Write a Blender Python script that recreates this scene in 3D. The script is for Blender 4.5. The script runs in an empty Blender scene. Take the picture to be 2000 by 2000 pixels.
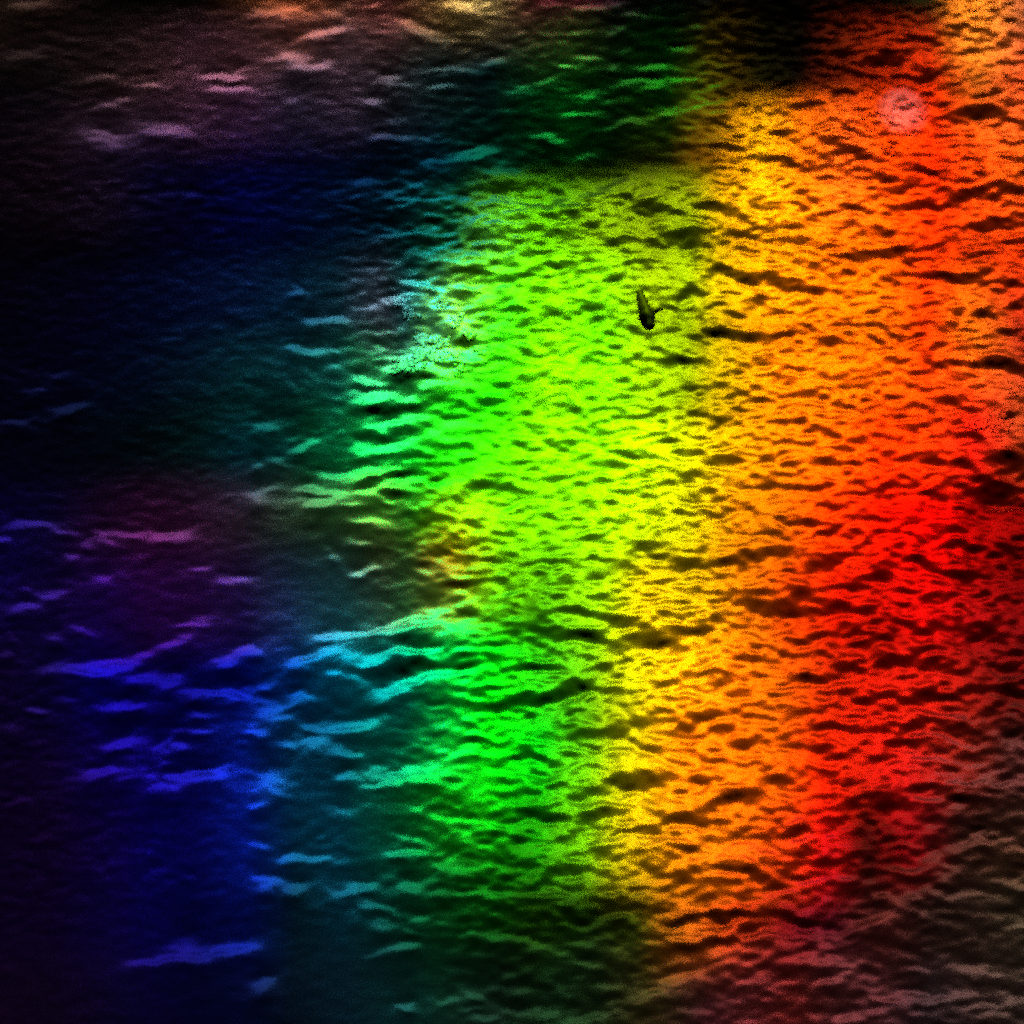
import bpy, math, random
import numpy as np

S = bpy.context.scene
COL = S.collection

# ------------------------------------------------------------------ camera
PITCH = math.radians(38.0)          # looking down on the river from a footbridge
DIST = 25.0                         # metres from the lens to the middle of the view
VIEW_W = 4.0                        # metres of water across the middle of the view
CAM = np.array([0.0, -DIST * math.cos(PITCH), DIST * math.sin(PITCH)])
FOV = 2 * math.atan(VIEW_W / 2 / DIST)
cam_data = bpy.data.cameras.new('camera')
cam_data.sensor_fit = 'HORIZONTAL'
cam_data.angle = FOV
cam_data.clip_end = 2000
cam = bpy.data.objects.new('camera', cam_data)
COL.objects.link(cam)
cam.location = CAM
cam.rotation_euler = (math.pi / 2 - PITCH, 0, 0)
cam_data.dof.use_dof = True
cam_data.dof.focus_distance = DIST
cam_data.dof.aperture_fstop = 2.0
S.camera = cam

# ------------------------------------------------------------------ night sky
world = bpy.data.worlds.new('World')
S.world = world
world.use_nodes = True
wn = world.node_tree
sky = wn.nodes.new('ShaderNodeTexSky')
sky.sky_type = 'NISHITA'
sky.sun_disc = False
sky.sun_elevation = math.radians(20)
sky.sun_rotation = math.radians(150)
wn.links.new(sky.outputs[0], wn.nodes['Background'].inputs[0])
wn.nodes['Background'].inputs[1].default_value = 0.00002

S.view_settings.view_transform = 'Standard'
S.view_settings.look = 'None'
S.view_settings.exposure = 0
S.view_settings.gamma = 1
S.cycles.max_bounces = 2
S.cycles.light_sampling_threshold = 0
S.cycles.use_light_tree = False
S.cycles.use_denoising = False
S.cycles.use_adaptive_sampling = False
S.cycles.filter_width = 2.5         # soft phone-camera rendering, film grain left in

# camera frame helpers: a spot in the 2000 px photograph -> a place on the river
FWD = np.array([0.0, math.cos(PITCH), -math.sin(PITCH)])
UP = np.array([0.0, math.sin(PITCH), math.cos(PITCH)])
TAN = math.tan(FOV / 2)


def at(px, py, z=0.0):
    d = FWD + np.array([1.0, 0, 0]) * (px / 1000 - 1) * TAN + UP * (1 - py / 1000) * TAN
    return CAM + d * ((z - CAM[2]) / d[2])


MPP = VIEW_W / 2000                 # metres per photo pixel at the middle
SINP = math.sin(PITCH)

# ------------------------------------------------------------------ rainbow floodlights on the far bank, their light painted in strips
# Each lamp's colour ramp paints one strip of fitted light and shade on the water;
# a low row serves the left of the reach, a higher row the right.
from mathutils import Vector
LAMP_D = 40.0                       # metres from lamp to water
POWER = 60000.0
ROWS = (15, 165, 320, 480, 640, 800, 950, 1090, 1245, 1400, 1560, 1720, 1880, 2030)
STRIPS = []                         # px, py, rx, ry of the strip, lean of the ripples that mirror it, left and right end of the colour ramp, stops
CORNER = {1400: 1960, 1560: 1860, 1720: 1700, 1880: 1560, 2030: 1460}     # where the low row takes over again on the near right
for py in ROWS:
    STRIPS.append((330, py, 950, 195, 0.17, -80, 1040, 13))
    if py < 400:
        STRIPS.append((1150, py, 520, 180, 0.17, 880, 1430, 8))
        STRIPS.append((1650, py, 700, 195, 0.06, 1310, 2080, 10))
    else:
        end = CORNER.get(py, 2080)
        STRIPS.append(((800 + end) / 2, py, (end - 800) * 0.85, 195, 0.06 if py < 1700 else 0.14, 800, end, round((end - 800) / 90) + 1))
        if py in CORNER:
            STRIPS.append(((end + 1990) / 2, py, 320 + (2080 - end) * 0.8, 195, 0.16, end - 100, 2080, max(4, round((2180 - end) / 90) + 1)))
BEAMS = [(1762, 218, 62, 66, 0.06, 10.0)]                # unseen white lamp, added to pale the foam ring
BEAM_RGB = [(0.26, 0.21, 0.2)]
#LAMPVALS
STRIP_COLOURS = [  # fitted bright and dark colours painted along each strip of light
    [(0.0467, 0.0262, 0.0208), (0.0572, 0.0311, 0.0214), (0.0378, 0.0174, 0.0148), (0.00993, 0.00741, 0.00686), (0.0062, 0.00551, 0.00448), (0.0116, 0.0087, 0.00529), (0.111, 0.0368, 0.0126), (0.584, 0.136, 0.0517), (0.268, 0.092, 0.0545), (0.547, 0.139, 0.114), (0.715, 0.361, 0.108), (2.12, 1.39, 0.338), (0, 0, 0)],
    [(0, 0, 0), (0.053, 0.0298, 0.0524), (0.245, 0.0381, 0.049), (0.207, 0.0194, 0.0412), (0.0264, 0.00766, 0.0164), (0.0087, 0.00605, 0.00865), (0.00587, 0.00647, 0.00757), (0, 0, 0)],
    [(0, 0, 0), (0.00267, 0.00197, 0.00121), (0.00209, 0.00165, 0.0012), (0.00195, 0.00139, 0.00121), (0.00271, 0.00189, 0.00129), (0.00424, 0.00353, 0.00161), (0.0262, 0.0244, 0.00546), (3.32, 0.729, 0.0426), (1.2, 0.258, 0.0734), (1.17, 0.254, 0.0639)],
    [(0.0205, 0.0129, 0.0183), (0.0169, 0.0118, 0.0168), (0.0228, 0.015, 0.0198), (0.0736, 0.035, 0.0374), (0.163, 0.0654, 0.0733), (0.253, 0.0865, 0.14), (0.277, 0.0968, 0.148), (0.161, 0.104, 0.158), (0.226, 0.124, 0.187), (0.103, 0.094, 0.118), (0.0592, 0.147, 0.147), (0.0192, 0.046, 0.0543), (0, 0, 0)],
    [(0, 0, 0), (0.00313, 0.0588, 0.0478), (0.00394, 0.211, 0.0363), (0.00591, 0.364, 0.0233), (0.0073, 0.0963, 0.0104), (0.00951, 0.188, 0.00643), (0.0103, 0.279, 0.00608), (0, 0, 0)],
    [(0, 0, 0), (0.143, 0.0771, 0.00162), (0.0166, 0.0147, 0.00173), (0.00811, 0.00454, 0.00221), (0.272, 0.019, 0.00293), (0.765, 0.0293, 0.00115), (1.51, 0.0502, 0.00228), (1.04, 0.207, 0.0137), (2.89, 0.281, 0.0405), (2.01, 0.271, 0.0381)],
    [(0.0206, 0.00934, 0.0233), (0.0257, 0.0102, 0.0264), (0.0362, 0.0148, 0.0352), (0.0605, 0.0284, 0.0895), (0.0148, 0.0114, 0.0905), (0.00622, 0.00567, 0.0745), (0.0042, 0.005, 0.149), (0.00335, 0.0067, 0.105), (0.00333, 0.0115, 0.0834), (0.00338, 0.027, 0.0808), (0.00346, 0.0877, 0.156), (0.00261, 0.23, 0.123), (0, 0, 0)],
    [(0, 0, 0), (0.000836, 0.0226, 0.00814), (0.00112, 0.0283, 0.00813), (0.00206, 0.0248, 0.00617), (0.006, 0.0253, 0.00502), (0.0596, 0.051, 0.00448), (0.0558, 0.0415, 0.00371), (0, 0, 0)],
    [(0, 0, 0), (0.419, 0.145, 0.00197), (3.32, 1.22, 0.00263), (3.32, 0.44, 0.0045), (3.32, 0.312, 0.0145), (3.32, 0.163, 0.00249), (2.87, 0.0632, 0.0027), (3.32, 0.183, 0.00748), (3.32, 0.307, 0.015), (2.45, 0.291, 0.018)],
    [(0.0087, 0.0048, 0.0181), (0.00748, 0.00401, 0.015), (0.00499, 0.0035, 0.0115), (0.00366, 0.0033, 0.0138), (0.00304, 0.00316, 0.027), (0.00301, 0.00374, 0.0617), (0.00315, 0.00603, 0.108), (0.00323, 0.0138, 0.109), (0.00355, 0.0336, 0.115), (0.00405, 0.0634, 0.109), (0.00418, 0.32, 0.301), (0.0049, 0.358, 0.35), (0, 0, 0)],
    [(0, 0, 0), (0.0188, 0.227, 0.00316), (0.384, 1.96, 0.00277), (0.349, 1.55, 0.00253), (0.568, 1.21, 0.00274), (0.56, 0.853, 0.00217), (0.703, 1.05, 0.00152), (2.07, 0.813, 0.00116), (3.32, 0.816, 0.000939), (3.32, 0.402, 0.000891), (3.32, 0.336, 0.00132), (3.32, 0.0959, 0.00238), (2.01, 0.102, 0.00418), (3.32, 0.14, 0.00674), (2.85, 0.128, 0.00824)],
    [(0.00674, 0.00516, 0.0307), (0.00682, 0.00513, 0.0339), (0.00643, 0.00605, 0.0528), (0.00574, 0.00825, 0.0703), (0.00597, 0.0137, 0.0946), (0.0077, 0.0267, 0.131), (0.00959, 0.0465, 0.155), (0.0113, 0.0867, 0.189), (0.0324, 0.184, 0.245), (0.29, 0.4, 0.538), (0.0311, 2.04, 1.73), (0.0228, 3.32, 0.163), (0, 0, 0)],
    [(0, 0, 0), (0.957, 3.32, 0.0031), (0.181, 3.32, 0.00221), (0.607, 3.32, 0.00215), (0.365, 2.82, 0.00218), (0.713, 1.22, 0.00167), (0.587, 0.873, 0.00133), (1.57, 0.705, 0.00121), (3.32, 0.553, 0.00119), (3.32, 0.41, 0.00127), (3.32, 0.444, 0.00159), (3.32, 0.0934, 0.00303), (3.32, 0.481, 0.0102), (1.52, 0.0798, 0.0216), (1.28, 0.0828, 0.0183)],
    [(0.00497, 0.00577, 0.0369), (0.00427, 0.00583, 0.0366), (0.00371, 0.00692, 0.0354), (0.00337, 0.00939, 0.0278), (0.00349, 0.0161, 0.0252), (0.00424, 0.0453, 0.0416), (0.0051, 0.116, 0.0848), (0.00705, 0.136, 0.0948), (0.0146, 0.407, 0.245), (0.0622, 2.61, 0.415), (0.0994, 3.32, 0.138), (0.0318, 3.32, 0.0205), (0, 0, 0)],
    [(0, 0, 0), (0.0628, 3.32, 0.00111), (0.0768, 3.32, 0.00106), (0.742, 3.32, 0.00128), (0.515, 3.32, 0.00138), (0.712, 1.94, 0.00125), (0.525, 0.639, 0.00115), (1.48, 0.742, 0.00112), (3.32, 0.462, 0.00116), (3.32, 0.464, 0.00133), (3.32, 0.165, 0.00178), (3.32, 0.172, 0.00372), (3.32, 0.0392, 0.0118), (1.83, 0.192, 0.0343), (1.68, 0.119, 0.0231)],
    [(0.00676, 0.00627, 0.0445), (0.00573, 0.00622, 0.0329), (0.00413, 0.0073, 0.0245), (0.00344, 0.00895, 0.0182), (0.00334, 0.0121, 0.018), (0.00327, 0.0229, 0.0324), (0.00278, 0.049, 0.126), (0.00252, 0.104, 0.0792), (0.00315, 0.806, 0.137), (0.00739, 2.63, 0.0946), (0.0154, 3.32, 0.0178), (0.0276, 3.32, 0.0104), (0, 0, 0)],
    [(0, 0, 0), (0.0805, 3.32, 0.000942), (0.353, 3.32, 0.00103), (0.617, 3.32, 0.00122), (0.812, 3.32, 0.00122), (1.66, 3.32, 0.00117), (2.15, 1.93, 0.00114), (2.52, 0.674, 0.00116), (2.11, 0.392, 0.00124), (3.32, 0.138, 0.00132), (3.32, 0.0178, 0.00144), (3.14, 0.00527, 0.00174), (0.839, 0.00339, 0.00221), (0.733, 0.00527, 0.00318), (0.738, 0.0088, 0.00457)],
    [(0.0182, 0.00712, 0.211), (0.0224, 0.00739, 0.329), (0.0376, 0.00987, 0.219), (0.114, 0.0133, 0.168), (0.205, 0.0176, 0.18), (0.218, 0.0315, 0.187), (0.172, 0.0663, 0.0902), (0.153, 0.237, 0.0994), (0.188, 0.187, 0.0841), (0.573, 0.406, 0.116), (0.0341, 0.309, 0.0365), (0.024, 0.376, 0.0159), (0, 0, 0)],
    [(0, 0, 0), (1.69, 0.567, 0.00159), (0.669, 2.19, 0.00185), (0.303, 1.24, 0.00244), (0.699, 1.68, 0.00199), (0.393, 0.159, 0.00172), (0.291, 0.18, 0.00171), (1.17, 0.255, 0.00196), (0.884, 0.0831, 0.00222), (3.32, 0.0273, 0.00203), (1.71, 0.0108, 0.00187), (1.73, 0.00521, 0.00209), (0.891, 0.00405, 0.00266), (0.462, 0.00453, 0.00336), (0.459, 0.00553, 0.00411)],
    [(0.0208, 0.00705, 0.115), (0.0218, 0.00733, 0.107), (0.0167, 0.00656, 0.137), (0.0113, 0.00443, 0.492), (0.00922, 0.00366, 0.357), (0.00693, 0.00511, 0.386), (0.00541, 0.0143, 0.545), (0.00392, 0.126, 0.883), (0.00249, 0.729, 1), (0.00243, 0.901, 0.52), (0.00224, 3.19, 0.515), (0.00239, 2.55, 0.0497), (0, 0, 0)],
    [(0, 0, 0), (0.00432, 1.04, 0.00262), (0.00986, 0.662, 0.00341), (0.154, 1.07, 0.00626), (0.785, 2.24, 0.00365), (3.32, 2.15, 0.00258), (3.32, 1.8, 0.00258), (2.85, 0.57, 0.00299), (2.62, 0.15, 0.00327), (0.455, 0.0147, 0.00284), (0.421, 0.00606, 0.00307), (1.48, 0.00656, 0.00529), (0.817, 0.00912, 0.0102), (0.595, 0.00865, 0.01), (0.624, 0.0079, 0.0084)],
    [(0.0199, 0.00594, 0.103), (0.019, 0.00592, 0.107), (0.0106, 0.00496, 0.139), (0.00573, 0.00348, 0.368), (0.00437, 0.00314, 0.163), (0.00414, 0.00504, 0.12), (0.0036, 0.0154, 0.431), (0.00267, 0.044, 0.137), (0.00217, 0.116, 0.295), (0.00297, 0.441, 0.515), (0.00377, 0.408, 0.429), (0.00379, 3.32, 0.0271), (0, 0, 0)],
    [(0, 0, 0), (0.00591, 1.43, 0.0039), (0.00307, 3.32, 0.00464), (0.00258, 1.67, 0.0169), (0.00941, 0.169, 0.00591), (0.33, 0.763, 0.0035), (3.32, 0.277, 0.00341), (3.32, 0.267, 0.00345), (1.35, 0.325, 0.00376), (1.99, 0.0646, 0.00416), (2.79, 0.036, 0.00587), (1.88, 0.0373, 0.0105), (0.935, 0.0314, 0.00881), (0.0714, 0.00963, 0.00456)],
    [(0, 0, 0), (0.0254, 0.00715, 0.00364), (0.0228, 0.00712, 0.00359), (0.0228, 0.00712, 0.00359)],
    [(0.0215, 0.00502, 0.0691), (0.0221, 0.0049, 0.0625), (0.0284, 0.00504, 0.0896), (0.0232, 0.00537, 0.222), (0.0152, 0.00637, 0.554), (0.0141, 0.0124, 0.577), (0.0113, 0.0597, 1.32), (0.0085, 0.237, 0.595), (0.00838, 0.265, 0.389), (0.0105, 0.754, 0.236), (0.0077, 2.21, 0.0501), (0.0073, 3.18, 0.0165), (0, 0, 0)],
    [(0, 0, 0), (0.00939, 0.109, 0.00199), (0.00854, 0.258, 0.00245), (0.0177, 1.43, 0.00493), (0.688, 2.28, 0.00404), (3.32, 1.84, 0.00296), (3.32, 0.864, 0.00244), (3.32, 0.637, 0.00229), (3.32, 0.246, 0.00262), (3.32, 0.0239, 0.00341), (0.0551, 0.00728, 0.0056), (1.1, 0.00621, 0.017), (0, 0, 0)],
    [(0, 0, 0), (0.241, 0.0389, 0.0402), (0.243, 0.0572, 0.0499), (0.276, 0.0648, 0.0606), (0.266, 0.0643, 0.0601)],
    [(0.0216, 0.00468, 0.0783), (0.0211, 0.0044, 0.0865), (0.0203, 0.00421, 0.0902), (0.0186, 0.00435, 0.181), (0.0113, 0.00482, 0.3), (0.00701, 0.00747, 0.322), (0.00564, 0.0249, 0.719), (0.00523, 0.0824, 0.137), (0.00608, 0.201, 0.364), (0.00588, 0.289, 0.181), (0.0044, 0.265, 0.0521), (0.00408, 0.805, 0.0153), (0, 0, 0)],
    [(0, 0, 0), (0.00534, 0.0535, 0.00255), (0.0122, 0.0774, 0.003), (0.0513, 0.225, 0.00502), (0.0273, 0.0652, 0.00464), (0.124, 0.117, 0.00469), (1.83, 0.302, 0.00613), (1.83, 0.105, 0.0082), (0.622, 0.0103, 0.0127), (0.356, 0.00669, 0.0337), (0, 0, 0)],
    [(0, 0, 0), (0.0403, 0.00919, 0.00242), (0.0407, 0.0114, 0.00238), (0.0183, 0.019, 0.00255), (0.0221, 0.04, 0.00293), (0.0221, 0.0403, 0.00293)],
    [(0.0241, 0.00568, 0.06), (0.0233, 0.00557, 0.0589), (0.0185, 0.00537, 0.0728), (0.014, 0.00527, 0.143), (0.00828, 0.00496, 0.239), (0.00529, 0.00566, 0.103), (0.00515, 0.012, 0.0822), (0.00529, 0.0264, 0.0479), (0.0065, 0.038, 0.0538), (0.00732, 0.0618, 0.0341), (0.00682, 0.177, 0.0327), (0.00585, 0.0609, 0.0203), (0, 0, 0)],
    [(0, 0, 0), (0.0016, 0.0132, 0.00217), (0.00166, 0.0138, 0.00229), (0.00205, 0.0208, 0.00259), (0.00358, 0.0295, 0.00274), (0.0107, 0.0939, 0.00368), (0.0154, 0.0284, 0.0054), (0.014, 0.0136, 0.00536), (0, 0, 0)],
    [(0, 0, 0), (0.0188, 0.00571, 0.00771), (0.0798, 0.022, 0.0206), (0.329, 0.0508, 0.0454), (0.142, 0.0575, 0.0534), (0.236, 0.1, 0.0798), (0.231, 0.123, 0.0894), (0.225, 0.121, 0.0887)],
    [(0.0307, 0.00754, 0.0523), (0.0327, 0.00809, 0.0508), (0.0268, 0.00848, 0.0355), (0.0228, 0.00871, 0.0318), (0.0161, 0.00867, 0.0511), (0.0104, 0.00978, 0.118), (0.0101, 0.0175, 0.175), (0.0115, 0.0345, 0.0827), (0.0177, 0.0907, 0.185), (0.0243, 0.184, 0.22), (0.0189, 0.166, 0.155), (0.0135, 0.0889, 0.0602), (0, 0, 0)],
    [(0, 0, 0), (0.0198, 0.0337, 0.0206), (0.0223, 0.0474, 0.0256), (0.0355, 0.123, 0.0426), (0.0516, 0.0919, 0.0319), (0.192, 0.064, 0.0361), (0.257, 0.0383, 0.0652), (0, 0, 0)],
    [(0, 0, 0), (0.599, 0.072, 0.0909), (0.675, 0.0565, 0.048), (0.367, 0.0662, 0.0717), (0.0313, 0.0283, 0.0424), (0.0195, 0.0219, 0.0336), (0.0158, 0.0174, 0.0225), (0.0121, 0.014, 0.0165), (0.0121, 0.014, 0.0164)],
]
#ENDLAMPVALS


def add_lamp(name, px, py, rx, ry, lean, dist=LAMP_D):
    c = at(px, py)
    v = CAM - c
    v /= np.linalg.norm(v)
    n = np.array([0.0, lean, 1.0])
    n /= np.linalg.norm(n)
    l = 2 * n * v.dot(n) - v
    ax = rx * MPP / dist
    ay = ry * MPP / SINP * l[2] / dist
    d = bpy.data.lights.new(name, 'SPOT')
    d.spot_size = 2 * math.atan(ax)
    d.spot_blend = 1.0
    d.shadow_soft_size = 0.04
    o = bpy.data.objects.new(name, d)
    COL.objects.link(o)
    o.location = c + l * dist
    o.rotation_euler = Vector(-l).to_track_quat('-Z', 'Y').to_euler()
    o.scale = (1, ay / ax, 1)
    return o, c


for (px, py, rx, ry, lean, x0, x1, ns), cols in zip(STRIPS, STRIP_COLOURS):
    o, c = add_lamp('painted_strip_lamp', px, py, rx, ry, lean)
    peak = max(max(q) for q in cols)
    o.data.energy = POWER * peak
    o.data.use_nodes = True
    ln = o.data.node_tree
    tc = ln.nodes.new('ShaderNodeTexCoord')
    sp = ln.nodes.new('ShaderNodeSeparateXYZ')
    dv = ln.nodes.new('ShaderNodeMath')
    dv.operation = 'DIVIDE'
    mr = ln.nodes.new('ShaderNodeMapRange')
    cr = ln.nodes.new('ShaderNodeValToRGB')
    ln.links.new(tc.outputs['Normal'], sp.inputs[0])
    ln.links.new(sp.outputs[0], dv.inputs[0])
    ln.links.new(sp.outputs[2], dv.inputs[1])
    ln.links.new(dv.outputs[0], mr.inputs[0])
    scale = np.linalg.norm(c - CAM) / DIST
    for k, xx in ((1, x0), (2, x1)):
        mr.inputs[k].default_value = (xx - px) * MPP * scale / LAMP_D
    el = cr.color_ramp.elements
    while len(el) < ns:
        el.new(0.5)
    for k in range(ns):
        el[k].position = k / (ns - 1)
    for k in range(ns):
        el[k].color = [q / peak for q in cols[k]] + [1]
    ln.links.new(mr.outputs[0], cr.inputs[0])
    ln.links.new(cr.outputs[0], ln.nodes['Emission'].inputs['Color'])

for P, C in zip(BEAMS, BEAM_RGB):
    o, c = add_lamp('added_foam_lamp', *P)
    o.data.energy = POWER * max(C) * (P[5] / LAMP_D) ** 2
    o.data.color = [q / max(C) for q in C]
    o.data.shadow_soft_size = 0.01

# ------------------------------------------------------------------ water
NX, NY = 860, 860
X0, X1 = -2.3, 2.3
Y0, Y1 = at(1000, 2080)[1], at(1000, -80)[1]
gx = np.linspace(X0, X1, NX)
gy = np.linspace(Y0, Y1, NY)


def noise(lx, ly, seed, lo=0.35):
    """Smooth random field, feature size lx by ly metres, unit variance."""
    r = np.random.default_rng(seed)
    f = np.fft.rfft2(r.standard_normal((NY, NX)))
    kx = np.fft.rfftfreq(NX, gx[1] - gx[0])[None, :] * lx
    ky = np.fft.fftfreq(NY, gy[1] - gy[0])[:, None] * ly
    k2 = kx ** 2 + ky ** 2
    f *= np.exp(-k2 * 2.2) * (1 - np.exp(-k2 / lo ** 2))
    q = np.fft.irfft2(f, (NY, NX))
    return q / q.std()


def slope_rms(h):
    return np.gradient(h, gy, axis=0).std()


H = np.zeros((NY, NX))
PXG = 1000 + gx[None, :] / MPP
PYG = 1000 - gy[:, None] * SINP / MPP


def sstep(x, a, b):
    t = np.clip((x - a) / (b - a), 0, 1)
    return t * t * (3 - 2 * t)


# calmer water to the left, choppier where the current runs
CALM = 1 - 0.78 * sstep(PXG + 0.12 * (1000 - PYG), 960, 640) * (1 - 0.5 * sstep(PYG, 420, 250))
CALM *= 1 - 0.6 * sstep(PYG, 360, 280) * sstep(PXG, 1480, 1350)
CALM *= 1 - 0.45 * np.maximum(sstep(PYG, 1650, 1800) * sstep(PXG, 1500, 1350), sstep(PXG * 0.75 + PYG, 2820, 3000))
CALM = CALM * (1 - 0.3 * np.exp(-((PXG - 1130) / 260) ** 2 - ((PYG - 780) / 330) ** 2))
for lx, ly, seed, rms in ((0.26, 0.17, 1, 0.015), (0.15, 0.11, 2, 0.02), (0.09, 0.07, 3, 0.05), (0.06, 0.05, 5, 0.065), (0.04, 0.036, 6, 0.05)):
    q = noise(lx, ly, seed)
    H += q * rms / slope_rms(q) * CALM

LEAN_UP, LEAN_DOWN = 0.42, 0.38
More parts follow.
